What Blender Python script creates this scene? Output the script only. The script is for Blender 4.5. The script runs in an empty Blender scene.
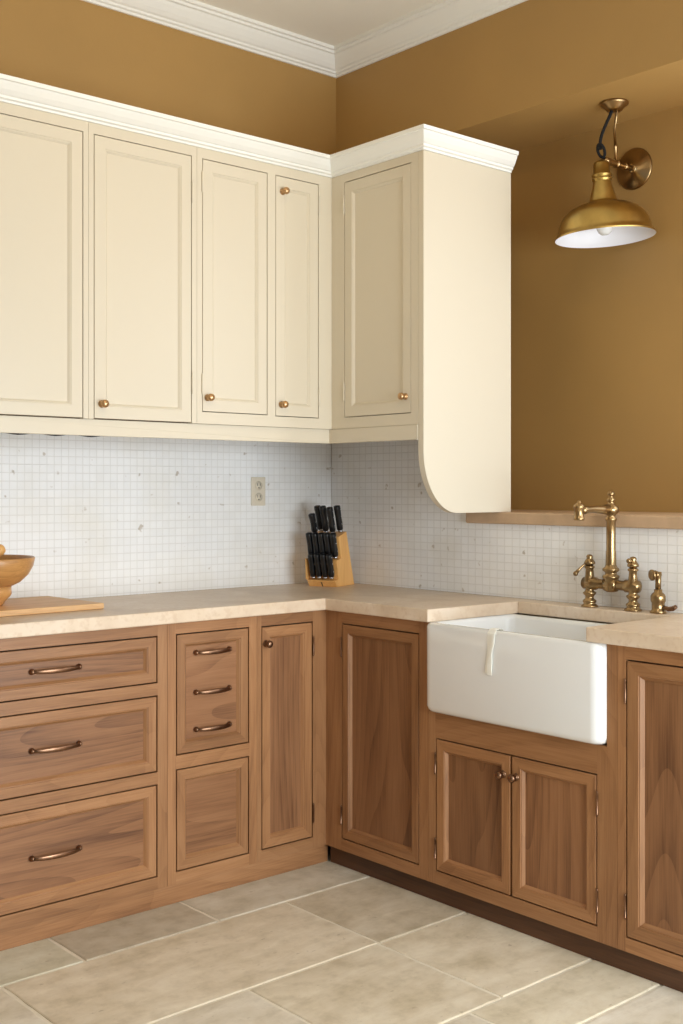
import bpy, bmesh, math, random
from mathutils import Vector, Matrix
random.seed(7)
sc = bpy.context.scene
COL = sc.collection
PI = math.pi

# ------------------------------------------------------------------ camera
cam = bpy.data.cameras.new('camera')
co = bpy.data.objects.new('camera', cam); COL.objects.link(co)
co.location = (-3.014, -3.520, 1.2686)
co.rotation_euler = (PI/2, 0, math.radians(-41.07))
cam.sensor_width = 36; cam.lens = 1163/1024*36
cam.shift_y = -23.5/1024
cam.clip_start = .05
sc.camera = co

# ------------------------------------------------------------------ world, light, exposure
w = bpy.data.worlds.new('world'); sc.world = w; w.use_nodes = True
w.node_tree.nodes['Background'].inputs[0].default_value = (.75, .87, 1, 1)
w.node_tree.nodes['Background'].inputs[1].default_value = 0.4
sc.view_settings.view_transform = 'Standard'
sc.view_settings.look = 'None'
sc.view_settings.gamma = 1
sc.view_settings.use_curve_mapping = False
sc.view_settings.exposure = 0.0

def area(name, loc, direction, sx, sy, power, color):
    l = bpy.data.lights.new(name, 'AREA'); l.shape = 'RECTANGLE'; l.size = sx; l.size_y = sy
    l.energy = power; l.color = color
    o = bpy.data.objects.new(name, l); COL.objects.link(o); o.location = loc
    o.rotation_euler = Vector(direction).to_track_quat('-Z', 'Y').to_euler()
    return o
# daylight through the window in the deep niche (right of the frame)
area('niche_window_daylight', (.44, -1.97, 1.87), (-1, 0, 0), .66, 1.16, 3, (.92, .96, 1))
area('added_niche_side_light', (.255, -2.37, 1.87), (0, 1, 0), .28, 1.16, 6, (.92, .96, 1))  # added to brighten the niche wall; its side window is made up
# lamps added out of view, behind and beside the camera, in made-up openings
area('added_rear_key', (-1.0, -4.24, 1.05), (0, 1, -.5), 1.7, 1.6, 116, (.84, .93, 1))  # main light, tilted down for its effect; the glazed door is made up
area('added_rear_fill', (-3.6, -4.24, 1.25), (0, 1, 0), 1.3, 1.2, .8, (.9, .96, 1))  # weak fill added for the right-hand faces; its window is made up
area('added_side_fill', (-4.72, -2.3, 1.35), (1, 0, 0), 1.7, 1.2, .8, (.9, .96, 1))  # weak fill added from the side; its window is made up
area('added_overhead_fill', (-2.6, -3.0, 2.9), (0, 0, -1), 1.0, 1.0, 9, (.96, .97, 1))  # overhead fill added without any fixture
sl = bpy.data.lights.new('added_warm_spot', 'SPOT'); sl.energy = 24; sl.color = (1, .70, .30); sl.spot_size = math.radians(78); sl.spot_blend = 1; sl.shadow_soft_size = .06  # unseen spot added to warm the upper doors
so = bpy.data.objects.new('added_warm_spot', sl); COL.objects.link(so); so.location = (-1.7, -2.2, 2.96)
so.rotation_euler = (Vector((-.75, -.35, 2.35))-so.location).to_track_quat('-Z', 'Y').to_euler()
pl = bpy.data.lights.new('added_warm_point', 'POINT'); pl.energy = 5; pl.color = (1, .78, .45); pl.shadow_soft_size = .12  # unseen point lamp with no pendant, added to warm the cabinet tops
po = bpy.data.objects.new('added_warm_point', pl); COL.objects.link(po); po.location = (-1.6, -2.6, 2.3)

# ------------------------------------------------------------------ mesh builder
class MB:
    def __init__(s, T=None):
        s.bm = bmesh.new(); s.T = T or (lambda a, b, c: (a, b, c)); s.mi = 0; s.smooth = False
    def v(s, p): return s.bm.verts.new(s.T(*p))
    def f(s, vs, mi=None):
        try: fc = s.bm.faces.new(vs)
        except ValueError: return
        fc.material_index = s.mi if mi is None else mi
        fc.smooth = s.smooth
        return fc
    def box(s, x0, x1, y0, y1, z0, z1, mi=None):
        V = [s.v((x, y, z)) for x in (x0, x1) for y in (y0, y1) for z in (z0, z1)]
        for q in ((0,1,3,2),(4,6,7,5),(0,4,5,1),(2,3,7,6),(0,2,6,4),(1,5,7,3)):
            s.f([V[i] for i in q], mi)
    def rings(s, rings, mats=None, close=True, loop=False):
        R = [[s.v(p) for p in r] for r in rings]
        n = len(R[0]); m = len(R)
        for i in range(m if loop else m-1):
            A, B = R[i], R[(i+1) % m]
            for j in range(n):
                s.f([A[j], A[(j+1) % n], B[(j+1) % n], B[j]], None if mats is None else mats[j])
        if close and not loop:
            s.f(R[0]); s.f(list(reversed(R[-1])))
    def prism(s, poly, fn):      # fn(p, t) with t = 0, 1
        s.rings([[fn(p, 0) for p in poly], [fn(p, 1) for p in poly]])
    def lathe(s, prof, c=(0,0,0), ax=(0,0,1), n=32):
        ax = Vector(ax).normalized(); u = ax.orthogonal().normalized(); w_ = ax.cross(u); c = Vector(c)
        sm, s.smooth = s.smooth, True
        s.rings([[tuple(c + ax*z + (u*math.cos(2*PI*k/n) + w_*math.sin(2*PI*k/n))*max(r, 1e-4)) for k in range(n)] for r, z in prof])
        s.smooth = sm
    def tube(s, pts, rad, n=12):
        pts = [Vector(p) for p in pts]
        if not isinstance(rad, (list, tuple)): rad = [rad]*len(pts)
        sm, s.smooth = s.smooth, True; R = []; u = None
        for i, p in enumerate(pts):
            d = (pts[min(i+1, len(pts)-1)] - pts[max(i-1, 0)]).normalized()
            if u is None: u = d.orthogonal().normalized()
            u = (u - d*u.dot(d)).normalized(); w_ = d.cross(u)
            R.append([tuple(p + (u*math.cos(2*PI*k/n) + w_*math.sin(2*PI*k/n))*rad[i]) for k in range(n)])
        s.rings(R); s.smooth = sm
    def ball(s, c, r, sz=1, n=20):
        s.lathe([(r*math.sin(PI*k/12), -r*sz*math.cos(PI*k/12)) for k in range(13)], c, n=n)
    def build(s, name, mats, parent=None, bevel=0, label=None, seg=2, loc=None):
        bmesh.ops.remove_doubles(s.bm, verts=s.bm.verts, dist=1e-5)
        bmesh.ops.recalc_face_normals(s.bm, faces=s.bm.faces)
        me = bpy.data.meshes.new(name)
        if loc is not None: bmesh.ops.translate(s.bm, verts=s.bm.verts, vec=-Vector(loc))
        s.bm.to_mesh(me); s.bm.free()
        if not isinstance(mats, (list, tuple)): mats = [mats]
        for m in mats: me.materials.append(m)
        o = bpy.data.objects.new(name, me); COL.objects.link(o)
        if loc is not None: o.location = loc
        if parent is not None:
            o.parent = parent; bpy.context.view_layer.update()
            o.matrix_parent_inverse = parent.matrix_world.inverted()
        if bevel:
            b = o.modifiers.new('bevel', 'BEVEL'); b.width = bevel; b.segments = seg; b.limit_method = 'ANGLE'; b.angle_limit = math.radians(40)
        if label: o['label'] = label
        return o
def thing(name, label, cat, loc=(0,0,0), group=None):
    o = bpy.data.objects.new(name, None); COL.objects.link(o); o.location = loc; o.empty_display_size = .05
    o['label'] = label; o['category'] = cat
    if group: o['group'] = group
    bpy.context.view_layer.update()
    return o
def tag(o, label, cat, group=None):
    o['label'] = label; o['category'] = cat
    if group: o['group'] = group
    return o
def struct(o, label=None, cat=None):
    o['kind'] = 'structure'
    if label: o['label'] = label
    if cat: o['category'] = cat
    return o

# ------------------------------------------------------------------ materials
def srgb(r, g, b):
    return tuple(((c/255)/12.92 if c/255 <= .04045 else ((c/255+.055)/1.055)**2.4) for c in (r, g, b)) + (1,)
class NT:
    def __init__(s, name):
        s.m = bpy.data.materials.new(name); s.m.use_nodes = True; s.t = s.m.node_tree
        s.b = s.t.nodes['Principled BSDF']
    def n(s, typ, ins=None, **kw):
        d = s.t.nodes.new(typ)
        for k, v in kw.items(): setattr(d, k, v)
        for k, v in (ins or {}).items():
            if hasattr(v, 'is_output') or isinstance(v, bpy.types.NodeSocket): s.t.links.new(v, d.inputs[k])
            else: d.inputs[k].default_value = v
        return d
    def set(s, k, v):
        if isinstance(v, bpy.types.NodeSocket): s.t.links.new(v, s.b.inputs[k])
        else: s.b.inputs[k].default_value = v
    def math(s, op, a, b=0.0):
        d = s.t.nodes.new('ShaderNodeMath'); d.operation = op
        for i, v in enumerate((a, b)):
            if isinstance(v, bpy.types.NodeSocket): s.t.links.new(v, d.inputs[i])
            else: d.inputs[i].default_value = v
        return d.outputs[0]
    def mix(s, f, a, b, blend='MIX'):
        d = s.t.nodes.new('ShaderNodeMix'); d.data_type = 'RGBA'; d.blend_type = blend
        for i, v in ((0, f), (6, a), (7, b)):
            if isinstance(v, bpy.types.NodeSocket): s.t.links.new(v, d.inputs[i])
            else: d.inputs[i].default_value = v
        return d.outputs[2]
    def ramp(s, f, stops):
        d = s.t.nodes.new('ShaderNodeValToRGB'); e = d.color_ramp.elements
        while len(e) < len(stops): e.new(.5)
        for i, (p, c) in enumerate(stops): e[i].position = p; e[i].color = c
        s.t.links.new(f, d.inputs[0]); return d.outputs[0]
    def bump(s, h, st, dist=.002):
        d = s.n('ShaderNodeBump', {'Strength': st, 'Distance': dist, 'Height': h}); s.set('Normal', d.outputs[0])

def plain(name, col, rough=.5, metal=0, noise=0, nscale=6, bump=0, bscale=60, coat=0):
    t = NT(name); t.set('Roughness', rough); t.set('Metallic', metal)
    tc = t.n('ShaderNodeTexCoord').outputs['Object']
    if noise:
        nz = t.n('ShaderNodeTexNoise', {'Vector': tc, 'Scale': nscale, 'Detail': 4.0}).outputs['Fac']
        c2 = tuple(min(1, c*(1+noise)) for c in col[:3])+(1,); c1 = tuple(c*(1-noise) for c in col[:3])+(1,)
        t.set('Base Color', t.ramp(nz, [(.3, c1), (.7, c2)]))
    else: t.set('Base Color', col)
    if bump:
        nb = t.n('ShaderNodeTexNoise', {'Vector': tc, 'Scale': bscale, 'Detail': 3.0}).outputs['Fac']
        t.bump(nb, bump)
    if coat: t.set('Coat Weight', coat); t.set('Coat Roughness', .1)
    return t.m

def wood(name, axis, light, mid, dark, scale=1.0, rough=.42, lines=30, contrast=.6):
    """axis = grain direction 0 x, 1 y, 2 z; the growth rings are contour lines of a stretched noise"""
    t = NT(name)
    tc = t.n('ShaderNodeTexCoord').outputs['Object']
    rnd = t.n('ShaderNodeObjectInfo').outputs['Random']
    off = t.n('ShaderNodeCombineXYZ', {'X': t.math('MULTIPLY', rnd, 17.3), 'Y': t.math('MULTIPLY', rnd, 9.1), 'Z': t.math('MULTIPLY', rnd, 23.7)}).outputs[0]
    v = t.n('ShaderNodeVectorMath', {0: tc, 1: off}, operation='ADD').outputs[0]
    sc3 = [1, 1, 1]; sc3[axis] = .17
    m1 = t.n('ShaderNodeMapping', {'Vector': v, 'Scale': tuple(c*scale for c in sc3)}).outputs[0]
    nz = t.n('ShaderNodeTexNoise', {'Vector': m1, 'Scale': 3.0, 'Detail': 1.6, 'Roughness': .3, 'Distortion': .25}).outputs['Fac']
    fr = t.math('FRACT', t.math('MULTIPLY', nz, float(lines)))
    ring = t.math('SUBTRACT', 1.0, t.math('POWER', fr, 2.2))
    sc4 = [1, 1, 1]; sc4[axis] = .03
    m2 = t.n('ShaderNodeMapping', {'Vector': v, 'Scale': tuple(c*scale for c in sc4)}).outputs[0]
    fib = t.n('ShaderNodeTexNoise', {'Vector': m2, 'Scale': 260.0, 'Detail': 3.0}).outputs['Fac']
    sc5 = [1, 1, 1]; sc5[axis] = .10
    m3 = t.n('ShaderNodeMapping', {'Vector': v, 'Scale': tuple(c*scale for c in sc5)}).outputs[0]
    str_ = t.n('ShaderNodeTexNoise', {'Vector': m3, 'Scale': 14.0, 'Detail': 5.0, 'Roughness': .6}).outputs['Fac']
    f = t.math('ADD', t.math('MULTIPLY', ring, .13*contrast), t.math('MULTIPLY', str_, .72))
    f = t.math('ADD', f, t.math('MULTIPLY', t.math('SUBTRACT', fib, .5), .38))
    f = t.math('SUBTRACT', f, .13*contrast*.7-.13)
    c = t.ramp(f, [(.22, dark), (.50, mid), (.80, light)])
    hs = t.n('ShaderNodeHueSaturation', {'Color': c, 'Value': t.math('ADD', t.math('MULTIPLY', rnd, .22), .89)}).outputs[0]
    t.set('Base Color', hs); t.set('Roughness', rough)
    t.bump(fib, .18, .0008)
    return t.m

LW, MW, DW = srgb(182, 135, 93), srgb(161, 114, 74), srgb(120, 79, 48)
wv = wood('walnut_grain_up', 2, LW, MW, DW)
wx = wood('walnut_grain_left_run', 0, LW, MW, DW)
wy = wood('walnut_grain_right_run', 1, LW, MW, DW)
LP, MP, DP = srgb(165, 119, 82), srgb(142, 98, 64), srgb(94, 59, 36)
pv = wood('walnut_panel_up', 2, LP, MP, DP, .9, lines=32, contrast=1.1)
px = wood('walnut_panel_left_run', 0, LP, MP, DP, .9, lines=32, contrast=1.1)
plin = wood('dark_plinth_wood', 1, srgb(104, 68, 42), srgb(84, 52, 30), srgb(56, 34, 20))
inside = plain('cabinet_gap_dark', srgb(38, 24, 16), .8)
maple = wood('beech_wood', 2, srgb(246, 196, 128), srgb(236, 180, 108), srgb(214, 152, 84), 1.6, .4, 20, .6)
boardw = wood('oak_board_wood', 0, srgb(236, 196, 146), srgb(222, 178, 126), srgb(184, 136, 88), 1.2, .5, 30)
bowlw = wood('turned_bowl_wood', 0, srgb(222, 172, 108), srgb(206, 152, 90), srgb(172, 120, 68), 1.0, .35, 22, .8)
cream = plain('cream_cabinet_paint', srgb(216, 205, 184), .38, bump=.04, bscale=120)
creamgap = plain('cream_gap_shadow', srgb(92, 66, 34), .7)
white = plain('white_trim_paint', srgb(243, 241, 234), .45, bump=.05, bscale=50)
brown = plain('brown_wall_paint', srgb(174, 136, 78), .6, noise=.05, nscale=2.2, bump=.08, bscale=90)
ceilm = plain('ceiling_paint', srgb(246, 240, 226), .8)
knobm = plain('copper_brass_knob', srgb(198, 160, 118), .35, 1)
porc = plain('white_porcelain', srgb(240, 240, 238), .12, coat=.6)
brass = plain('aged_brass', srgb(166, 138, 98), .28, 1, noise=.22, nscale=9)
brassd = plain('antique_bronze', srgb(132, 100, 78), .32, 1, noise=.25, nscale=30)
brassl = plain('brushed_brass_shade', srgb(188, 158, 92), .34, 1, noise=.18, nscale=14)
enamel = plain('white_enamel', srgb(240, 240, 245), .4)
blackp = plain('black_handle_plastic', srgb(18, 18, 20), .28)
steel = plain('polished_steel', srgb(200, 200, 205), .2, 1)
cord_m = plain('black_fabric_cord', srgb(12, 11, 10), .9)
ivory = plain('ivory_plastic', srgb(226, 214, 192), .4)
slotm = plain('dark_slot', srgb(60, 48, 36), .6)
bulbm = NT('frosted_bulb_glass'); bulbm.set('Base Color', (.95, .95, .93, 1)); bulbm.set('Roughness', .15); bulbm.set('Transmission Weight', .25); bulbm = bulbm.m
cloth = plain('cream_ribbon_cloth', srgb(252, 250, 240), .7)

def stone():
    t = NT('limestone_worktop'); tc = t.n('ShaderNodeTexCoord').outputs['Object']
    a = t.n('ShaderNodeTexNoise', {'Vector': tc, 'Scale': 5.0, 'Detail': 6.0, 'Distortion': .8}).outputs['Fac']
    b = t.n('ShaderNodeTexNoise', {'Vector': tc, 'Scale': 60.0, 'Detail': 4.0}).outputs['Fac']
    c = t.ramp(a, [(.3, srgb(212, 188, 162)), (.5, srgb(225, 203, 177)), (.7, srgb(233, 214, 192))])
    c = t.mix(t.ramp(b, [(.35, (.35,.35,.35,1)), (.5, (0,0,0,1))]), c, srgb(205, 174, 142))
    t.set('Base Color', c); t.set('Roughness', .38)
    t.bump(t.n('ShaderNodeTexNoise', {'Vector': tc, 'Scale': 25.0, 'Detail': 5.0}).outputs['Fac'], .15, .002)
    return t.m
stonem = stone()
ledgem = plain('ledge_stone', srgb(196, 164, 130), .5, noise=.12, nscale=12, bump=.1)

def mosaic(name, au, bw, bh):
    t = NT(name); tc = t.n('ShaderNodeTexCoord').outputs['Object']
    sp = t.n('ShaderNodeSeparateXYZ', {0: tc})
    u = sp.outputs[au]
    vec = t.n('ShaderNodeCombineXYZ', {'X': u, 'Y': sp.outputs[2], 'Z': 0.0}).outputs[0]
    br = t.n('ShaderNodeTexBrick', {'Vector': vec, 'Color1': srgb(248, 247, 245), 'Color2': srgb(252, 251, 249), 'Mortar': srgb(236, 234, 230),
        'Scale': 1.0, 'Mortar Size': .0013, 'Mortar Smooth': .3, 'Bias': 0.0, 'Brick Width': bw, 'Row Height': bh}, offset=0.0, squash=1.0)
    spots = t.n('ShaderNodeTexNoise', {'Vector': tc, 'Scale': 27.0, 'Detail': 2.0}).outputs['Fac']
    cl = t.n('ShaderNodeTexNoise', {'Vector': tc, 'Scale': 4.0, 'Detail': 3.0}).outputs['Fac']
    c = t.mix(t.ramp(spots, [(.68, (0,0,0,1)), (.74, (.6,.6,.6,1))]), br.outputs['Color'], srgb(170, 150, 122))
    c = t.mix(t.ramp(cl, [(.45, (0,0,0,1)), (.75, (.4,.4,.4,1))]), c, srgb(232, 224, 206))
    t.set('Base Color', c); t.set('Roughness', .3)
    cell = t.n('ShaderNodeTexWhiteNoise', {'Vector': t.n('ShaderNodeVectorMath', {0: t.n('ShaderNodeVectorMath', {0: vec, 1: (bw, bh, 1)}, operation='DIVIDE').outputs[0]}, operation='FLOOR').outputs[0]}).outputs['Value']
    h = t.math('ADD', t.math('MULTIPLY', br.outputs['Fac'], -1.0), t.math('MULTIPLY', cell, .5))
    t.bump(h, .6, .0016)
    return t.m
mosL = mosaic('mosaic_tile_left_wall', 0, .0262, .0275)
mosR = mosaic('mosaic_tile_right_wall', 1, .0335, .0275)

def floorm():
    t = NT('travertine_floor'); tc = t.n('ShaderNodeTexCoord').outputs['Object']
    at = t.n('ShaderNodeAttribute', attribute_name='tint').outputs['Color']
    off = t.n('ShaderNodeVectorMath', {0: tc, 1: at}, operation='ADD').outputs[0]
    a = t.n('ShaderNodeTexNoise', {'Vector': t.n('ShaderNodeMapping', {'Vector': off, 'Scale': (1, 2.8, 1)}).outputs[0], 'Scale': 4.0, 'Detail': 7.0, 'Roughness': .62, 'Distortion': .5}).outputs['Fac']
    c = t.ramp(a, [(.3, srgb(204, 192, 168)), (.5, srgb(221, 210, 190)), (.68, srgb(236, 228, 211))])
    c = t.mix(1.0, c, at, 'MULTIPLY')
    pz = t.n('ShaderNodeTexNoise', {'Vector': t.n('ShaderNodeMapping', {'Vector': off, 'Scale': (1, 1.8, 1)}).outputs[0], 'Scale': 38.0, 'Detail': 3.0}).outputs['Fac']
    pit = t.ramp(pz, [(.68, (0,0,0,1)), (.76, (.7,.7,.7,1))])
    c = t.mix(pit, c, srgb(168, 148, 118))
    t.set('Base Color', c); t.set('Roughness', .55)
    fine = t.n('ShaderNodeTexNoise', {'Vector': off, 'Scale': 16.0, 'Detail': 8.0, 'Roughness': .65}).outputs['Fac']
    c = t.mix(.2, c, t.ramp(fine, [(.35, srgb(150, 136, 112)), (.5, srgb(222, 210, 188)), (.66, srgb(246, 240, 226))]))
    t.set('Base Color', c)
    t.bump(t.math('SUBTRACT', fine, t.math('MULTIPLY', pit, .5)), .35, .004)
    return t.m
floormat = floorm()
grout = plain('pale_grout', srgb(230, 220, 200), .9, noise=.06, nscale=30)

# ------------------------------------------------------------------ room shell
XR, YL = .035, .012          # painted wall planes on the right and the left of the corner
m = MB(); m.box(-4.8, .72, YL, .16, 0, 3.0)
struct(m.build('wall_left', brown))
NS, NE = -.44, -2.45        # niche from / to (y)
m = MB()
m.box(XR, .72, NS, YL, 0, 3.0)
m.box(XR, .72, NE, NS, 0, 1.148)
m.box(XR, .72, NE, NS, 2.55, 3.0)
m.box(.40, .72, -1.6, NS, 1.148, 2.55)
m.box(.40, .72, NE, -1.6, 1.148, 1.27)
m.box(.40, .72, NE, -1.6, 2.47, 2.55)
m.box(XR, .10, NE, -2.34, 1.148, 2.55); m.box(.10, .40, NE, -2.34, 1.148, 1.27); m.box(.10, .40, NE, -2.34, 2.47, 2.55)
m.box(XR, .12, -4.3, NE, 0, 3.0)
struct(m.build('wall_right', brown))
def holed(T, a0, a1, z1, holes):
    """wall in its own plane with rectangular openings, 15 cm thick"""
    m = MB(T); p = a0
    for (h0, h1, v0, v1) in holes:
        m.box(p, h0, 0, .15, 0, z1)
        if v0 > 0: m.box(h0, h1, 0, .15, 0, v0)
        m.box(h0, h1, 0, .15, v1, z1); p = h1
    m.box(p, a1, 0, .15, 0, z1); return m
offw = plain('taupe_wall_paint', srgb(168, 156, 138), .7)
struct(holed(lambda a, b, z: (a, -4.3-b, z), -4.8, .72, 3.0, [(-4.3, -2.9, .6, 1.9), (-1.9, -.1, .02, 1.95)]).build('wall_back', offw))
struct(holed(lambda a, b, z: (-4.8-b, a, z), -4.45, .16, 3.0, [(-3.2, -1.4, .7, 2.0)]).build('wall_side', offw))
m = MB(); m.box(-4.95, .72, -4.45, .16, 3.0, 3.08)
struct(m.build('ceiling', ceilm))
def window(nm, T, w0, w1, z0, z1):
    m = MB(T); g = .05
    m.box(w0, w1, 0, .05, z0, z0+g); m.box(w0, w1, 0, .05, z1-g, z1)
    m.box(w0, w0+g, 0, .05, z0+g, z1-g); m.box(w1-g, w1, 0, .05, z0+g, z1-g)
    m.box((w0+w1)/2-.012, (w0+w1)/2+.012, .005, .045, z0+g, z1-g)
    struct(m.build(nm, white, bevel=.003))
window('window_1', lambda a, b, z: (.50+b, a, z), -2.34, -1.6, 1.27, 2.47)
window('window_4', lambda a, b, z: (a, -2.39-b, z), .10, .40, 1.27, 2.47)  # unseen side window, made up to hold the added niche lamp
window('window_2', lambda a, b, z: (a, -4.37-b, z), -4.3, -2.9, .6, 1.9)  # unseen window, made up around the rear fill
window('window_3', lambda a, b, z: (-4.87-b, a, z), -3.2, -1.4, .7, 2.0)  # unseen window, made up around the side fill
window('door_1', lambda a, b, z: (a, -4.37-b, z), -1.9, -.1, .02, 1.95)  # unseen glazed door, made up around the main rear lamp

# floor: bevelled stone slabs set in pale grout, one mesh
rows = [(0.0, -.715, [-4.4, -3.6, -2.9, -2.3, -1.81, -1.48, -1.04, -.36, .03]),
        (-.715, -1.142, [-4.3, -3.4, -2.5, -1.72, -.799, -.30, .03]),
        (-1.142, -1.60, [-4.5, -3.7, -3.0, -2.35, -1.80, -1.257, -.806, -.25, .03]),
        (-1.60, -1.815, [-4.2, -3.3, -2.7, -1.95, -1.38, -.93, -.38, .03])]
y = -1.815
while y > -4.28:
    h_ = random.choice([.2, .42, .45]); xs = [.03]
    while xs[-1] > -4.5: xs.append(xs[-1]-random.uniform(.4, .85))
    rows.append((y, max(y-h_, -4.3), sorted(xs))); y -= h_
m = MB(); m.box(-4.8, .03, -4.3, .0, -.06, -.003, mi=1)
tints = []
lay = m.bm.loops.layers.color.new('tint')
special = {(0, 6): (.83, .81, .78), (0, 7): (.93, .93, .92), (1, 5): (.90, .88, .84), (1, 4): (1.0, .98, .95), (2, 6): (.97, .95, .91), (2, 7): (.99, .97, .93), (3, 6): (.98, .97, .93), (0, 5): (.95, .97, .95)}
for r, (y0, y1, xs) in enumerate(rows):
    xs = [-4.8] + xs
    for k in range(len(xs)-1):
        x0, x1 = xs[k], xs[k+1]
        if x1-x0 < .03: continue
        g = .0055
        tt = special.get((r, k), (random.uniform(.9, 1.02),)*3)
        n0 = len(m.bm.faces)
        def wob(p, q, n):       # slightly irregular hand-cut edge
            return [(p[0]+(q[0]-p[0])*i/n + random.uniform(-.0016, .0016), p[1]+(q[1]-p[1])*i/n + random.uniform(-.0016, .0016)) for i in range(n)]
        a, b, c_, d = (x0+g, y0-g), (x1-g, y0-g), (x1-g, y1+g), (x0+g, y1+g)
        nx = max(2, int((x1-x0)/.04)); ny = max(2, int((y0-y1)/.04))
        loop = wob(a, b, nx)+wob(b, c_, ny)+wob(c_, d, nx)+wob(d, a, ny)
        cx, cy = (x0+x1)/2, (y0+y1)/2
        ins = [(px_+(.003 if px_ < cx else -.003), py_+(.003 if py_ < cy else -.003)) for px_, py_ in loop]
        m.mi = 0
        m.rings([[(p[0], p[1], -.004) for p in loop], [(p[0], p[1], -.0015) for p in loop], [(p[0], p[1], 0) for p in ins]])
        m.bm.faces.ensure_lookup_table()
        for fi in range(n0, len(m.bm.faces)):
            for lp in m.bm.faces[fi].loops: lp[lay] = (tt[0], tt[1], tt[2], 1)
struct(m.build('floor', [floormat, grout]))

# crown moulding of the room
prof = [(0, 2.914), (.008, 2.914), (.010, 2.922), (.018, 2.925), (.020, 2.932), (.028, 2.936), (.040, 2.948), (.055, 2.966), (.062, 2.976), (.070, 2.978), (.072, 2.986), (.082, 2.988), (.082, 3.0), (0, 3.0)]
m = MB(); m.rings([[(-4.8, YL-p, z) for p, z in prof], [(XR-0.0, YL-p, z) for p, z in prof]])
# mitre the right end by clipping along the diagonal
for v in m.bm.verts:
    if v.co.x > 0: v.co.x = XR-(YL-v.co.y)
struct(m.build('trim_1', white))
m = MB(); m.rings([[(XR-p, YL-p, z) for p, z in prof], [(XR-p, -4.3, z) for p, z in prof]])
struct(m.build('trim_2', white))

# stone ledge in the niche
m = MB(); m.box(-.022, XR, -2.339, -.745, 1.1485, 1.188); m.box(XR, .3995, -2.339, NS, 1.1485, 1.188)
tag(m.build('window_ledge', ledgem, bevel=.004), 'brown stone ledge capping the mosaic tiles behind the tap', 'ledge')

# mosaic backsplashes
m = MB(); m.box(-2.3, 0, 0, YL-.0005, .9, 1.47)
tag(m.build('mosaic_backsplash', mosL), 'pale mosaic tile backsplash on the wall behind the knife block and bowl', 'backsplash')
m = MB()
m.box(.0005, XR-.0005, -2.339, -.0005, .9, 1.1475)
bsr = tag(m.build('mosaic_backsplash', mosR), 'pale mosaic tile backsplash on the wall behind the sink tap, under the ledge', 'backsplash')

m = MB(); m.box(.0005, XR-.0005, -.735, -.0005, 1.1475, 1.47)
m.build('upper_tile_field', mosR, bsr)
# ------------------------------------------------------------------ cabinets
XF, YF = -.465, -.515        # faces of the base units
XU, YU = -.388, -.455        # faces of the wall units
def TL(yf): return lambda a, b, z: (a, yf-b, z)
def TR(xf): return lambda a, b, z: (xf-b, -a, z)

def rect(a0, a1, z0, z1, b, i=0): return [(a0+i, b, z0+i), (a1-i, b, z0+i), (a1-i, b, z1-i), (a0+i, b, z1-i)]
def framed(name, T, a0, a1, z0, z1, parent, fmats, pmat, fw, bw, dep, label=None, th=.02, bead=True, g=.0044):
    """mitred frame with a moulded inner edge, and its recessed panel as a child"""
    a0 += g; a1 -= g; z0 += g; z1 -= g
    m = MB(T)
    R = [(0, -th), (0, -.0008), (.0008, 0), (fw, 0)]
    if bead: R += [(fw+.001, -.0025), (fw+.0025, -.0028), (fw+.0035, -.0022), (fw+bw-.001, -dep+.0012)]
    R += [(fw+bw, -dep), (fw+bw, -th)]
    m.rings([rect(a0, a1, z0, z1, b, i) for i, b in R], mats=[0, 1, 0, 1], loop=True)
    o = m.build(name, fmats, parent, label=label)
    i = fw+bw
    m = MB(T); m.box(a0+i, a1-i, -th+.001, -dep, z0+i, z1-i)
    m.build('panel', pmat, o)
    return o
def knob(T, a, b0, z, parent, mat=brassd, r=.0125):
    c = Vector(T(a, b0, z)); ax = Vector(T(a, b0+1, z))-c
    m = MB(); m.lathe([(.0, 0), (.011, 0), (.011, .002), (.006, .0035), (.005, .012), (.0075, .0145), (r*.95, .0165), (r, .021), (r*.9, .026), (r*.55, .0295), (0, .0305)], c, ax, 24)
    m.build('knob', mat, parent)
def pull(T, a, z, parent, L=.146, b0=-.011):
    """bowed flat strap handle with a round cup at each end"""
    n = 20; m = MB(T); m.smooth = True; R = []
    for k in range(n+1):
        t = k/n; q = math.sin(PI*t); b = b0+.010+.017*q**.55
        hz = .0042+.0034*q**.7; th = .0026+.0008*q
        R.append([(a-L/2+L*t, b+th*math.sin(u), z+hz*math.cos(u)) for u in [2*PI*i/14 for i in range(14)]])
    m.rings(R)
    for sgn in (-1, 1):
        m.tube([(a+sgn*L/2, b0, z), (a+sgn*L/2, b0+.005, z), (a+sgn*L/2, b0+.010, z), (a+sgn*(L/2-.001), b0+.014, z)], [.0088, .0088, .0065, .004], 16)
    m.build('handle', brassd, parent)
def hinge(T, a, z, parent, mat):
    m = MB(T); m.tube([(a, .002, z-.028), (a, .002, z+.028)], .0032, 10)
    m.tube([(a, .002, z-.034), (a, .002, z-.030), (a, .002, z-.028)], [.0012, .003, .0032], 10); m.tube([(a, .002, z+.028), (a, .002, z+.030), (a, .002, z+.034)], [.0032, .003, .0012], 10)
    m.build('hinge', mat, parent)

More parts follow.
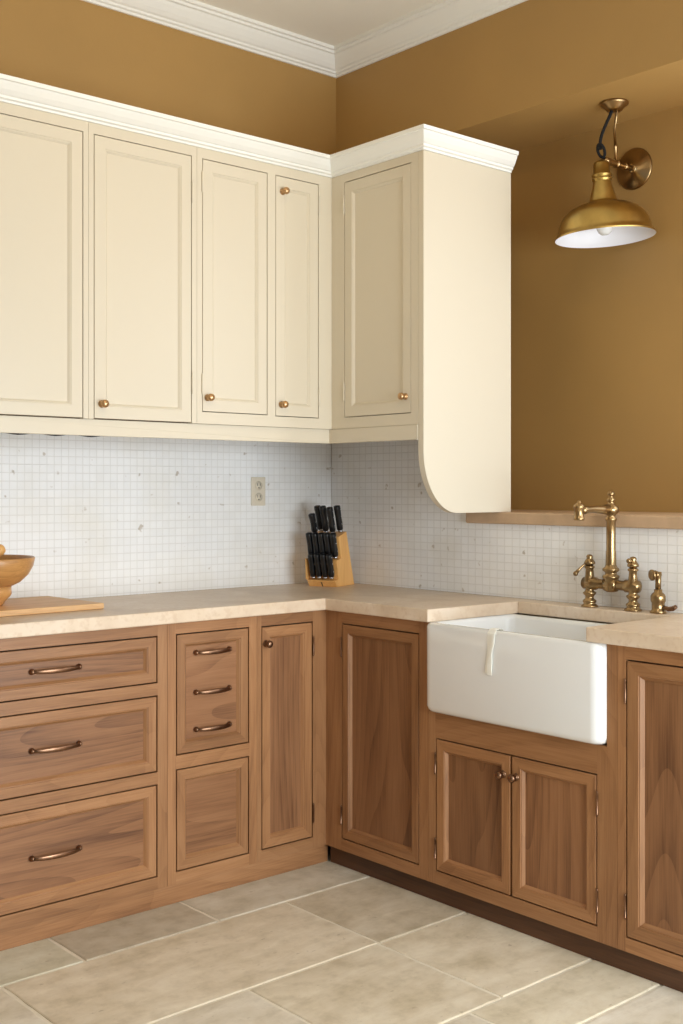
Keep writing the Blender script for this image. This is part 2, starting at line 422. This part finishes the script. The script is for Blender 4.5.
def cabinet(name, label, T, a0, a1, z0, z1, depth, opens, mats, gapmat, cat='cabinet', top=None, extra=None):
    """face frame with openings + carcass; opens = list of (a0,a1,z0,z1)"""
    c = T((a0+a1)/2, -depth/2, z0)
    t = thing(name, label, cat, c)
    V, H = mats
    m = MB(T); th = .022
    # split the face into boxes around the openings: columns by a, then rails
    as_ = sorted(set([a0, a1]+[o[0] for o in opens]+[o[1] for o in opens]))
    cols = []
    o0 = min(o[0] for o in opens); 
    groups = {}
    for o in opens: groups.setdefault((o[0], o[1]), []).append(o)
    keys = sorted(groups)
    prev = a0
    for (p, q) in keys:
        if p > prev+1e-6: m.box(prev, p, -th, 0, z0, z1, 0)
        zs = sorted((o[2], o[3]) for o in groups[(p, q)]); pz = z0
        for (u, v) in zs:
            if u > pz+1e-6: m.box(p, q, -th, 0, pz, u, 1)
            pz = v
        if z1 > pz+1e-6: m.box(p, q, -th, 0, pz, z1, 1)
        prev = q
    if a1 > prev+1e-6: m.box(prev, a1, -th, 0, z0, z1, 0)
    m.build('face_frame', [V, H], t)
    m = MB(T); m.box(a0, a1, -depth, -th-.0005, z0, z1-(0 if top is None else top))
    m.build('carcass', gapmat, t)
    return t

BZ0, BZ1 = .062, .858
baseargs = ((wv, wx), inside)
TB = TL(YF)
# --- left run
u1 = cabinet('base_cabinet', 'walnut base cabinet with a stack of three wide drawers, left of the other units', TB, -1.80, -1.0955, BZ0, BZ1, .50,
    [(-1.765, -1.130, .682, .825), (-1.765, -1.130, .414, .646), (-1.765, -1.130, .098, .378)], (wv, wx), inside)
for (z0, z1), hz in zip(((.682, .825), (.414, .646), (.098, .378)), (.757, .536, .236)):
    d = framed('drawer', TB, -1.765, -1.130, z0, z1, u1, [wx, wv], px, .028, .011, .011)
    pull(TB, -1.461, hz, d)
u2 = cabinet('base_cabinet', 'narrow walnut base cabinet with three bow handles above a plain square front', TB, -1.0945, -.7575, BZ0, BZ1, .50,
    [(-1.065, -.788, .453, .825), (-1.065, -.788, .098, .412)], (wv, wx), inside)
d = framed('drawer', TB, -1.065, -.788, .453, .825, u2, [wx, wv], px, .028, .011, .011)
for hz in (.760, .637, .522): pull(TB, -.923, hz, d, .126)
framed('door', TB, -1.065, -.788, .098, .412, u2, [wx, wv], px, .028, .011, .011, label='square walnut front without a handle')
u3 = cabinet('base_cabinet', 'walnut base cabinet with one tall slim door, left of the inside corner', TB, -.7565, -.465, BZ0, BZ1, .50,
    [(-.739, -.523, .098, .823)], (wv, wx), inside)
d = framed('door', TB, -.739, -.523, .098, .823, u3, [wx, wv], pv, .030, .010, .011)
knob(TB, -.722, 0, .766, d); hinge(TB, -.5215, .18, d, brassd); hinge(TB, -.5215, .74, d, brassd)
m = MB(); m.box(-1.80, -.447, YF+.012, YF+.03, 0, .0615)
tag(m.build('plinth_board', wx, bevel=.001), 'walnut plinth board on the floor under the drawer units', 'plinth')
# --- right run
TQ = TR(XF)
u4 = cabinet('base_cabinet', 'dark walnut corner base cabinet with one tall door, left of the white sink', TQ, .515, 1.0025, BZ0, BZ1, .44,
    [(.595, .961, .100, .820)], (wv, wy), inside)
d = framed('door', TQ, .595, .961, .100, .820, u4, [wy, wv], pv, .028, .010, .011)
hinge(TQ, .5945, .18, d, brassd); hinge(TQ, .5945, .74, d, brassd)
# sink cabinet with a cut-out for the sink
t = thing('base_cabinet', 'walnut sink cabinet with a pair of doors below the white sink', 'cabinet', (-.25, -1.35, BZ0))
m = MB(TQ)
m.box(1.0035, 1.032, -.022, 0, BZ0, .586, 0); m.box(1.632, 1.6625, -.022, 0, BZ0, .586, 0)
m.box(1.663, 1.6955, -.022, 0, BZ0, BZ1, 0)
m.box(1.032, 1.632, -.022, 0, BZ0, .101, 1); m.box(1.032, 1.632, -.022, 0, .508, .586, 1)
m.build('face_frame', [wv, wy], t)
m = MB(TQ); m.box(1.0035, 1.6955, -.44, -.0225, BZ0, .586)
m.build('carcass', inside, t)
for k, (p, q) in enumerate(((1.032, 1.332), (1.332, 1.632))):
    d = framed('door', TQ, p, q, .101, .508, t, [wy, wv], pv, .030, .010, .011)
    knob(TQ, 1.304 if k == 0 else 1.352, 0, .447, d)
    ha = 1.0315 if k == 0 else 1.6325
    hinge(TQ, ha, .17, d, brassd); hinge(TQ, ha, .43, d, brassd)
u6 = cabinet('base_cabinet', 'walnut base cabinet with a tall door, right of the white sink', TQ, 1.6965, 2.20, BZ0, BZ1, .44,
    [(1.722, 2.165, .098, .824)], (wv, wy), inside)
d = framed('door', TQ, 1.722, 2.165, .098, .824, u6, [wy, wv], pv, .034, .012, .012)
hinge(TQ, 1.7215, .18, d, brassd); hinge(TQ, 1.7215, .74, d, brassd)
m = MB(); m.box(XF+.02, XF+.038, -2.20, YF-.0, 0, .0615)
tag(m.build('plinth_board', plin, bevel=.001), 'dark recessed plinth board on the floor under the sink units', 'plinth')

# --- worktop : one thing of stone slabs
WX, WY, WZ = -.489, -.540, .90
t = thing('stone_worktop', 'beige limestone worktop running along both walls above the walnut cabinets', 'worktop', (-.3, -.3, .86))
def slab(poly, z0=.8605, z1=WZ, nm='slab'):
    m = MB(); m.prism(poly, lambda p, k: (p[0], p[1], z0 if k == 0 else z1)); m.build(nm, stonem, t, bevel=.0035, seg=3)
slab([(-1.82, WY), (WX, WY), (WX, -1.022), (-.085, -1.034), (-.001, -1.034), (-.001, -.001), (-1.82, -.001)])
slab([(-.085, -1.0345), (-.085, -1.612), (-.001, -1.612), (-.001, -1.0345)])
slab([(WX, -1.612), (WX, -2.22), (-.001, -2.22), (-.001, -1.6125), (-.085, -1.6125)])

# --- sink
t = thing('farmhouse_sink', 'large white porcelain farmhouse sink with an exposed front between the walnut units', 'sink', (-.28, -1.347, .588))
def rr(x0, x1, y0, y1, r, n=6):
    P = []
    for cx, cy, a in ((x1-r, y1-r, 0), (x0+r, y1-r, 90), (x0+r, y0+r, 180), (x1-r, y0+r, 270)):
        for k in range(n+1):
            q = math.radians(a+90*k/n); P.append((cx+r*math.cos(q), cy+r*math.sin(q)))
    return P
m = MB(); m.smooth = True
SX0, SX1, SY0, SY1 = -.494, -.09, -1.6625, -1.0030
def sr(i, z, r): return [(x, y, z) for x, y in rr(SX0+i, SX1-i, SY0+i, SY1-i, r)]
m.rings([sr(.024, .588, .020), sr(.011, .590, .028), sr(.004, .597, .032), sr(0, .608, .035), sr(0, .848, .035), sr(.003, .856, .033), sr(.010, .860, .026),
         sr(.022, .860, .03), sr(.028, .855, .03), sr(.031, .846, .03), sr(.034, .66, .035), sr(.045, .64, .04), sr(.07, .632, .04)])
o = m.build('basin', porc, t)
m = MB(); m.lathe([(0, 0), (.04, 0), (.042, .003), (.035, .004), (.03, .001), (0, .001)], (-.28, -1.35, .6325), n=28)
m.build('drain', brass, t)

# ribbon looped over the sink rim
m = MB(); yb = -1.283
def strip(pts, wdt, th=.0012):
    rings = []
    for k, (x, y, z, w0) in enumerate(pts):
        a = pts[max(k-1, 0)]; b = pts[min(k+1, len(pts)-1)]
        d = Vector((b[0]-a[0], 0, b[2]-a[2])).normalized(); nrm = Vector((-d.z, 0, d.x))*th
        rings.append([(x, y-w0, z), (x, y+w0, z), (x+nrm.x, y+w0, z+nrm.z), (x+nrm.x, y-w0, z+nrm.z)])
    m.rings(rings)
strip([(-.445, yb+.004, .850, .012), (-.452, yb+.004, .8625, .012), (-.470, yb+.002, .8645, .013), (-.486, yb, .8630, .014), (-.4945, yb, .852, .014), (-.4955, yb+.004, .835, .010), (-.496, yb+.004, .80, .009), (-.4965, yb+.007, .765, .012), (-.4985, yb+.008, .735, .013)], .02)
strip([(-.4985, yb-.010, .848, .005), (-.501, yb-.012, .825, .0045), (-.502, yb-.004, .795, .004), (-.500, yb+.002, .765, .007), (-.501, yb+.001, .733, .009)], .01)
tag(m.build('cloth_ribbon', cloth), 'folded cream cloth ribbon hanging over the front rim of the sink', 'ribbon')

# ------------------------------------------------------------------ wall cabinets
TUL, TUR = TL(YU), TR(XU)
UZ0, UZ1 = 1.474, 2.346
def udoor(T, a0, a1, z0, z1, par, **k): return framed('door', T, a0, a1, z0, z1, par, [cream, cream], cream, .036, .009, .0075, g=.0026, **k)
c1 = cabinet('wall_cabinet', 'cream wall cabinet with a wide door, leftmost above the bowl', TUL, -1.83, -1.3295, UZ0, UZ1, .44, [(-1.80, -1.346, 1.474, 2.315)], (cream, cream), creamgap)
d = udoor(TUL, -1.80, -1.346, 1.474, 2.315, c1)
knob(TUL, -1.775, 0, 1.53, d, knobm, .0122)
c2 = cabinet('wall_cabinet', 'cream wall cabinet with one wide door and a low left knob, second from the left', TUL, -1.3285, -.9485, UZ0, UZ1, .44, [(-1.312, -.967, 1.474, 2.315)], (cream, cream), creamgap)
d = udoor(TUL, -1.312, -.967, 1.474, 2.315, c2)
knob(TUL, -1.286, 0, 1.519, d, knobm, .0122); hinge(TUL, -.966, 1.60, d, cream); hinge(TUL, -.966, 2.20, d, cream)
c3 = cabinet('wall_cabinet', 'cream wall cabinet with two slim doors, left of the corner above the knife block', TUL, -.9475, -.388, UZ0, UZ1, .44,
    [(-.928, -.668, 1.511, 2.314), (-.635, -.447, 1.509, 2.314)], (cream, cream), creamgap)
d = udoor(TUL, -.928, -.668, 1.511, 2.314, c3); knob(TUL, -.908, 0, 1.557, d, knobm, .0122)
hinge(TUL, -.9285, 1.60, d, cream); hinge(TUL, -.9285, 2.24, d, cream)
d = udoor(TUL, -.635, -.447, 1.509, 2.314, c3); knob(TUL, -.610, 0, 1.549, d, knobm, .0122); knob(TUL, -.605, 0, 2.262, d, knobm, .0122)
hinge(TUL, -.4465, 1.58, d, cream); hinge(TUL, -.4465, 2.24, d, cream)
c4 = cabinet('wall_cabinet', 'cream wall cabinet with one door and a curved end panel, beside the brass lamp', TUR, .4555, .879, UZ0, UZ1, .386,
    [(.521, .847, 1.511, 2.318)], (cream, cream), creamgap)
d = udoor(TUR, .521, .847, 1.511, 2.318, c4); knob(TUR, .822, 0, 1.566, d, knobm, .0122)
hinge(TUR, .5205, 1.60, d, cream); hinge(TUR, .5205, 2.24, d, cream)
# curved end panel
P = [(XU, UZ1), (XU, 1.392)]
for k in range(1, 25):
    q = PI/2*k/24
    P.append((XU+.158*(1-math.cos(q)), 1.392-.2035*math.sin(q)))
P += [(.034, 1.1885), (.034, UZ1)]
m = MB(); m.prism(P, lambda p, k: (p[0], -.8795 if k == 0 else -.904, p[1]))
m.build('end_panel', cream, c4, bevel=.0012, label='smooth cream end panel curving inward at its bottom')
# light rail under the wall units
m = MB()
m.box(-1.83, XU-.002, YU+.012, YU+.032, 1.425, 1.4735)
m.box(XU-.002, XU+.018, -.8785, YU+.012, 1.425, 1.4735)
tag(m.build('light_rail', cream, bevel=.001), 'cream light rail along the underside of the wall cabinets', 'rail')
# cornice of the wall cabinets
cp = [(0, 2.3465), (.004, 2.3465), (.006, 2.352), (.016, 2.354), (.018, 2.360), (.024, 2.362), (.036, 2.372), (.046, 2.384), (.050, 2.390), (.058, 2.391), (.060, 2.402), (0, 2.402)]
cp = [(p, z) for p, z in cp]
m = MB()
pathc = [lambda p: (-1.83, YU-p), lambda p: (XU-p, YU-p), lambda p: (XU-p, -.904-p), lambda p: (XR-.001-.5*p, -.904-p)]
m.rings([[(f_(p)[0], f_(p)[1], z) for p, z in cp] for f_ in pathc])
m.prism([(-1.83, YU), (XU, YU), (XU, -.904), (XR-.001, -.904), (XR-.001, YL-.001), (-1.83, YL-.001)], lambda p, k: (p[0], p[1], 2.3465 if k == 0 else 2.352))
tag(m.build('cabinet_cornice', white), 'white moulded cornice along the top of the cream wall cabinets', 'cornice')
# cable under the cabinets
m = MB(); pts = []
for k in range(25):
    a = -1.62+.35*k/24; pts.append((a, YU+.0365+.0008*math.sin(k*.9), 1.4265+.0025*math.sin(k*.8)))
m.tube(pts, .0025, 8)
tag(m.build('light_cable', cord_m), 'thin dark cable along the underside of the leftmost wall cabinets', 'cable')

# ------------------------------------------------------------------ outlet
t = thing('wall_outlet', 'ivory wall socket on the mosaic left of the knife block', 'socket', (-.366, 0, 1.258))
m = MB(); m.box(-.3995, -.3335, -.006, -.0005, 1.204, 1.312); m.build('cover_plate', ivory, t, bevel=.003)
for zc in (1.280, 1.236):
    m = MB(); m.lathe([(0, 0), (.0165, 0), (.0165, .0018), (0, .0018)], (-.3665, -.006, zc), (0, -1, 0), 24); f_ = m.build('socket_face', ivory, t)
    m = MB()
    m.box(-.3735, -.3715, -.0084, -.0079, zc-.002, zc+.008); m.box(-.3615, -.3595, -.0084, -.0079, zc-.002, zc+.008); m.lathe([(0, 0), (.0025, 0), (.0025, .0005), (0, .0005)], (-.3665, -.0079, zc-.009), (0, -1, 0), 10)
    m.build('slots', slotm, f_)

# ------------------------------------------------------------------ knife block and knives
n2 = Vector((-.93, -.36, 0)).normalized(); w2 = Vector((n2.y*-1, n2.x, 0))   # forward, width (towards the right in view)
w2 = Vector((.36, -.93, 0)).normalized()
KB = Vector((-.176, -.238, WZ)) - n2*.142 - w2*.12      # back left bottom corner
def kb(d, w_, z): p = KB + n2*d + w2*w_; return (p.x, p.y, WZ+z)
t = thing('knife_block', 'light wooden knife block standing in the worktop corner', 'knife block', kb(.08, .06, 0.0005))
lean = math.radians(14)
prf = [(0, 0), (.155, 0), (.163, .022), (.158, .024), (.128, .024), (.146, .098), (.103, .098), (.124, .196), (.062, .200)]
prf = [(0, .0005), (.142, .0005), (.158, .024), (.128, .030), (.144, .100), (.108, .106), (.128, .188), (.066, .206)]
m = MB(); m.prism(prf, lambda p, k: kb(p[0], .12*k, p[1]))
blk = m.build('block', maple, t, bevel=.0015)
m = MB(); m.prism([(.138, .001), (.1432, .001), (.1550, .018), (.148, .018)], lambda p, k: kb(p[0], .058+.004*k, p[1])); m.build('groove', slotm, blk)
m = MB(); m.prism([(.13, .024), (.160, .026), (.164, .105), (.142, .105)], lambda p, k: kb(p[0], -.004*k, p[1])); m.build('cheek', maple, t)
def knife(d, w_, z, L, wd, th, label, curve=0.0, ln=lean):
    root = thing('kitchen_knife', label, 'knife', kb(d, w_, z), 'knives in the knife block')
    ax = Vector((n2.x*math.sin(ln), n2.y*math.sin(ln), math.cos(ln)))
    fr = (n2*math.cos(ln) - Vector((0, 0, 1))*math.sin(ln))
    o0 = Vector(kb(d, w_, z))
    def q(s_, f_, x_): return tuple(o0 + ax*s_ + fr*f_ + w2*x_)
    m = MB(); m.smooth = True; rings = []
    for s_, k_ in ((.010, .8), (.014, .95), (L*.3, 1), (L*.55, .92), (L*.8, 1.02), (L*.93, 1.12), (L*.985, .95), (L, .6)):
        ring = []; c_ = curve*(s_/L)**2
        for j in range(14):
            a = 2*PI*j/14
            ring.append(q(s_, wd/2*k_*math.copysign(abs(math.cos(a))**.7, math.cos(a))+c_, th/2*math.copysign(abs(math.sin(a))**.8, math.sin(a))*min(1, k_)))
        rings.append(ring)
    m.rings(rings); m.build('handle', blackp, root)
    m = MB(); m.smooth = True
    m.rings([[q(s_, wd*.36*math.cos(2*PI*j/12), th*.38*math.sin(2*PI*j/12)) for j in range(12)] for s_ in (.0015, .0099)])
    m.build('bolster', steel, root)
    for s_ in (.3, .6, .85):
        m = MB(); c = Vector(q(L*s_, 0, 0)); m.lathe([(0, -th/2-.0006), (.0022, -th/2-.0006), (.0022, th/2+.0006), (0, th/2+.0006)], c, w2, 10); m.build('rivet', steel, root)
pos = ['leftmost', 'second from the left', 'third from the left', 'fourth from the left', 'rightmost']
for k, w_ in enumerate((.022, .048, .074, .100)):
    knife(.1445, w_, .0295, .098, .024, .0215, 'black handled knife in the bottom row of the block, ' + ['leftmost', 'second from the left', 'third from the left', 'rightmost'][k])
for k, w_ in enumerate((.005, .0305, .056, .0815, .107)):
    knife(.1285, w_, .1055, .100, .025, .0225, 'black handled knife in the middle row of the block, ' + pos[k])
for k, (w_, d_, L_) in enumerate(((.013, .116, .084), (.020, .084, .104), (.052, .100, .108), (.085, .108, .106), (.106, .088, .106))):
    knife(d_, w_, .190+(.128-d_)*.28+.002, L_, .026, .0225, 'black handled knife in the top row of the block, ' + pos[k], curve=.006, ln=lean if k else math.radians(17))

# ------------------------------------------------------------------ chopping board, bowl, pestle
m = MB(); m.prism([(-1.76, -.378), (-1.223, -.360), (-1.243, -.030), (-1.76, -.030)], lambda p, k: (p[0], p[1], .9005 if k == 0 else .9185))
tag(m.build('chopping_board', boardw, bevel=.003), 'flat light wooden chopping board under the wooden bowl', 'chopping board')
BC = Vector((-1.536, -.20, .919))
t = thing('wooden_bowl', 'turned wooden footed bowl on the chopping board at the left edge', 'bowl', BC)
m = MB()
m.lathe([(0, 0), (.052, 0), (.056, .004), (.060, .012), (.074, .026), (.079, .034), (.078, .058), (0, .058)], BC, n=48)
m.build('foot', bowlw, t)
m = MB()
m.lathe([(0, .0585), (.082, .0585), (.105, .070), (.128, .092), (.142, .118), (.147, .141), (.144, .1445), (.139, .142), (.134, .120), (.118, .094), (.092, .076), (.05, .068), (0, .066)], BC, n=64)
m.build('bowl', bowlw, t)
m = MB()
A = BC+Vector((-.02, -.01, .092)); B = BC+Vector((.066, .028, .170))
dv = (B-A); L_ = dv.length
m.lathe([(0, 0), (.012, .002), (.015, .012), (.011, .03), (.010, L_-.045), (.013, L_-.03), (.019, L_-.014), (.018, L_-.004), (.010, L_+.004), (0, L_+.005)], A, dv, 24)
tag(m.build('wooden_pestle', maple), 'wooden pestle with a rounded end leaning in the bowl', 'pestle')

# ------------------------------------------------------------------ bridge tap
FX = -.052
t = thing('bridge_faucet', 'antique brass bridge tap with a tall swivel spout behind the sink', 'tap', (FX, -1.377, WZ))
def pillar(y, nm='pillar'):
    m = MB()
    m.lathe([(0, .0003), (.026, .0003), (.027, .004), (.022, .008), (.018, .012), (.021, .016), (.021, .021), (.014, .026), (.013, .034), (.019, .040), (.021, .045), (.014, .050), (.013, .058), (.018, .062), (.0185, .084), (.014, .094), (.013, .106), (.012, .118), (.016, .122), (.016, .126), (.010, .130), (0, .130)], (FX, y, WZ), n=28)
    return m.build(nm, brass, t)
ya, yb2, ym = -1.297, -1.457, -1.377
p1 = pillar(ya); p2 = pillar(yb2)
def cap(y, par, lever):
    m = MB()
    m.lathe([(0, .1302), (.010, .1302), (.017, .134), (.018, .138), (.013, .146), (.009, .152), (.011, .156), (.008, .162), (0, .164)], (FX, y, WZ), n=20)
    m.build('tap_head', brass, par)
    a = Vector(lever)
    m = MB(); c = Vector((FX, y, WZ+.141))
    m.tube([c+a*.012, c+a*.028+Vector((0,0,.002)), c+a*.045+Vector((0,0,-.002)), c+a*.058+Vector((0,0,-.006))], [.0045, .0035, .0045, .0065], 12)
    m.ball(c+a*.06+Vector((0,0,-.007)), .0078); m.build('lever', brass, par)
cap(ya, p1, (-.62, .42, -.50)); cap(yb2, p2, (-.50, -.10, .30))
m = MB()
m.tube([(FX, ya+.024, WZ+.074), (FX, ya+.020, WZ+.074), (FX, ya-.024, WZ+.074), (FX, ya-.030, WZ+.074), (FX, yb2+.030, WZ+.074), (FX, yb2+.024, WZ+.074), (FX, yb2-.020, WZ+.074), (FX, yb2-.026, WZ+.074)], [.006, .0185, .020, .0150, .0150, .020, .0185, .006], 24)
m.tube([(FX, ym+.024, WZ+.074), (FX, ym+.02, WZ+.074), (FX, ym-.02, WZ+.074), (FX, ym-.024, WZ+.074)], [.014, .0205, .0205, .014], 24)
m.build('bridge_pipe', brass, t)
m = MB()
m.lathe([(.012, .052), (.020, .056), (.021, .062), (.020, .088), (.026, .096), (.026, .102), (.018, .106), (.018, .112), (.026, .118), (.026, .123), (.019, .128), (.0165, .136), (.0155, .175), (.0145, .180), (.0145, .225), (.0145, .268), (.018, .272), (.018, .278), (.012, .282), (.014, .287), (.023, .295), (.026, .304), (.022, .313), (.013, .321), (.008, .326), (.012, .330), (.013, .335), (.008, .340), (.006, .344), (.010, .348), (.011, .354), (.006, .361), (0, .362)], (FX, ym, WZ), n=28)
m.build('riser', brass, t)
m = MB(); zs = WZ+.304
m.tube([(FX-.015, ym, zs), (FX-.05, ym, zs+.0), (FX-.09, ym, zs+.002), (FX-.118, ym, zs+.001), (FX-.132, ym, zs), (FX-.146, ym, zs)], [.016, .0125, .011, .0105, .013, .009], 20)
m.lathe([(.0, -.030), (.016, -.030), (.0165, -.024), (.014, -.020), (.014, .004), (.017, .008), (.016, .014), (.009, .020), (.004, .024), (.005, .027), (0, .030)], (FX-.158, ym, zs), n=24)
m.build('spout', brass, t)

YS = -1.540; XS = -.045
t = thing('side_spray', 'small brass side spray standing right of the bridge tap', 'spray', (XS, YS, WZ))
m = MB()
m.lathe([(0, .0003), (.024, .0003), (.025, .004), (.019, .010), (.019, .030), (.022, .036), (.022, .050), (.019, .056), (.012, .062), (.012, .070), (0, .071)], (XS, YS, WZ), n=26)
m.build('base', brass, t)
m = MB(); zt = WZ+.113
m.tube([(XS, YS, WZ+.0715), (XS, YS, WZ+.09), (XS, YS, WZ+.122)], [.009, .0085, .010], 18)
m.tube([(XS-.014, YS+.004, zt), (XS-.012, YS+.0035, zt), (XS, YS, zt), (XS+.008, YS-.004, zt)], [.012, .014, .010, .006], 20)
m.lathe([(0, 0), (.013, 0), (.0165, .004), (.0165, .009), (.012, .011), (0, .011)], (XS-.014, YS+.005, zt), (-1, .45, -.05), 22)
m.build('spray_head', brass, t)
m = MB(); c = Vector((XS+.002, YS-.018, WZ+.018))
m.tube([c+Vector((0, 0, 0)), c+Vector((-.003, -.018, -.004)), c+Vector((-.006, -.034, -.001)), c+Vector((-.008, -.046, .006))], [.006, .007, .0075, .006], 14)
m.build('lever', brassd, t)
# cold tap stem knob seen against the tiles, left of the tap
# ------------------------------------------------------------------ wall lamp
LX, LY, LZ = .207, -1.150, 2.112
t = thing('wall_lamp', 'aged brass wall lamp with a bell shade hanging in the brown niche', 'lamp', (.398, LY, 2.375))
m = MB()
m.lathe([(0, 0), (.070, 0), (.072, .004), (.068, .008), (.060, .009), (.056, .013), (.020, .014), (.018, .022), (.011, .024), (0, .024)], (.3995, LY, 2.375), (-1, 0, 0), 40)
m.build('wall_plate', brass, t)
m = MB()
m.tube([(.376, LY, 2.374), (.33, LY, 2.374), (.28, LY, 2.374), (.240, LY, 2.374), (.2225, LY, 2.372)], [.0095, .0095, .011, .013, .013], 18)
m.tube([(.345, LY, 2.374), (.335, LY, 2.374)], .0135, 18); m.tube([(.300, LY, 2.374), (.288, LY, 2.374)], .015, 18)
m.build('arm', brass, t)
CX, CY = .205, -1.205
m = MB(); m.lathe([(0, 0), (.046, 0), (.048, .004), (.044, .010), (.030, .020), (.026, .027), (.012, .029), (0, .029)], (CX, CY, 2.5495), (0, 0, -1), 32)
m.build('ceiling_rose', brass, t)
m = MB(); m.tube([(CX+.006, CY-.006, 2.521), (.25, -1.172, 2.47), (.283, -1.153, 2.432)], .0045, 12)
m.build('upper_rod', brass, t)
m = MB(); m.tube([(.283, -1.153, 2.436), (.284, -1.152, 2.43), (.290, LY, 2.385)], [.007, .006, .005], 12)
m.build('link_rod', brass, t)
# cord and ring
m = MB(); pts = []
P0, P1, P2, P3 = Vector((CX-.008, CY+.006, 2.522)), Vector((.190, -1.195, 2.49)), Vector((.188, -1.150, 2.45)), Vector((LX-.002, LY+.001, 2.405))
for k in range(17):
    q = k/16; pts.append(P0*(1-q)**3+P1*3*q*(1-q)**2+P2*3*q*q*(1-q)+P3*q**3)
m.tube(pts, .0055, 10)
m.tube([(LX-.010*math.cos(a)-.012*0, LY+.013*math.sin(a), 2.402+.02*math.cos(a)) for a in [2*PI*k/20 for k in range(21)]], .005, 8)
m.build('cord', cord_m, t)
prof = [(.166, -.002), (.168, .001), (.165, .006), (.157, .012), (.154, .022), (.149, .046), (.137, .070), (.116, .090), (.088, .104), (.062, .111), (.049, .116), (.046, .122), (.041, .140), (.034, .165), (.030, .185), (.029, .188), (.034, .191), (.034, .195), (.029, .198), (.029, .202), (.034, .205), (.034, .209), (.028, .212), (.0265, .245), (.022, .252), (.010, .256), (0, .257)]
tilt = Matrix.Rotation(math.radians(3.0), 4, Vector((.7539, -.657, 0)).cross(Vector((0, 0, 1))))
axs = (tilt @ Vector((0, 0, 1)))
C0 = Vector((LX, LY, LZ+.256)) - axs*.256
m = MB(); m.lathe(prof[:-1]+[(0, .257)], C0, axs, 64)
# hollow it: remove bottom cap, add inner skin
m.bm.faces.ensure_lookup_table()
big = [f_ for f_ in m.bm.faces if len(f_.verts) > 8 and abs((f_.calc_center_median()-C0).dot(axs)) < .02]
bmesh.ops.delete(m.bm, geom=big, context='FACES_ONLY')
sh = m.build('shade', brassl, t)
m = MB(); inner = [(.1655, -.0019), (.162, .004), (.151, .014), (.147, .044), (.134, .067), (.113, .087), (.086, .100), (.05, .108), (.02, .110), (0, .110)]
m.lathe(inner, C0, axs, 64); m.bm.faces.ensure_lookup_table()
big = [f_ for f_ in m.bm.faces if len(f_.verts) > 8 and abs((f_.calc_center_median()-C0).dot(axs)) < .02]
bmesh.ops.delete(m.bm, geom=big, context='FACES_ONLY')
m.build('shade_lining', enamel, sh, label='white enamel inside of the shade')
m = MB(); m.lathe([(0, 0), (.012, .002), (.022, .010), (.027, .022), (.027, .032), (.022, .046), (.015, .06), (.013, .07), (0, .071)], C0+axs*.006, axs, 28)
m.build('bulb', bulbm, t)
m = MB(); m.lathe([(0, .0772), (.016, .0772), (.018, .082), (.018, .1095), (0, .1095)], C0, axs, 24)
m.build('bulb_socket', brass, t)
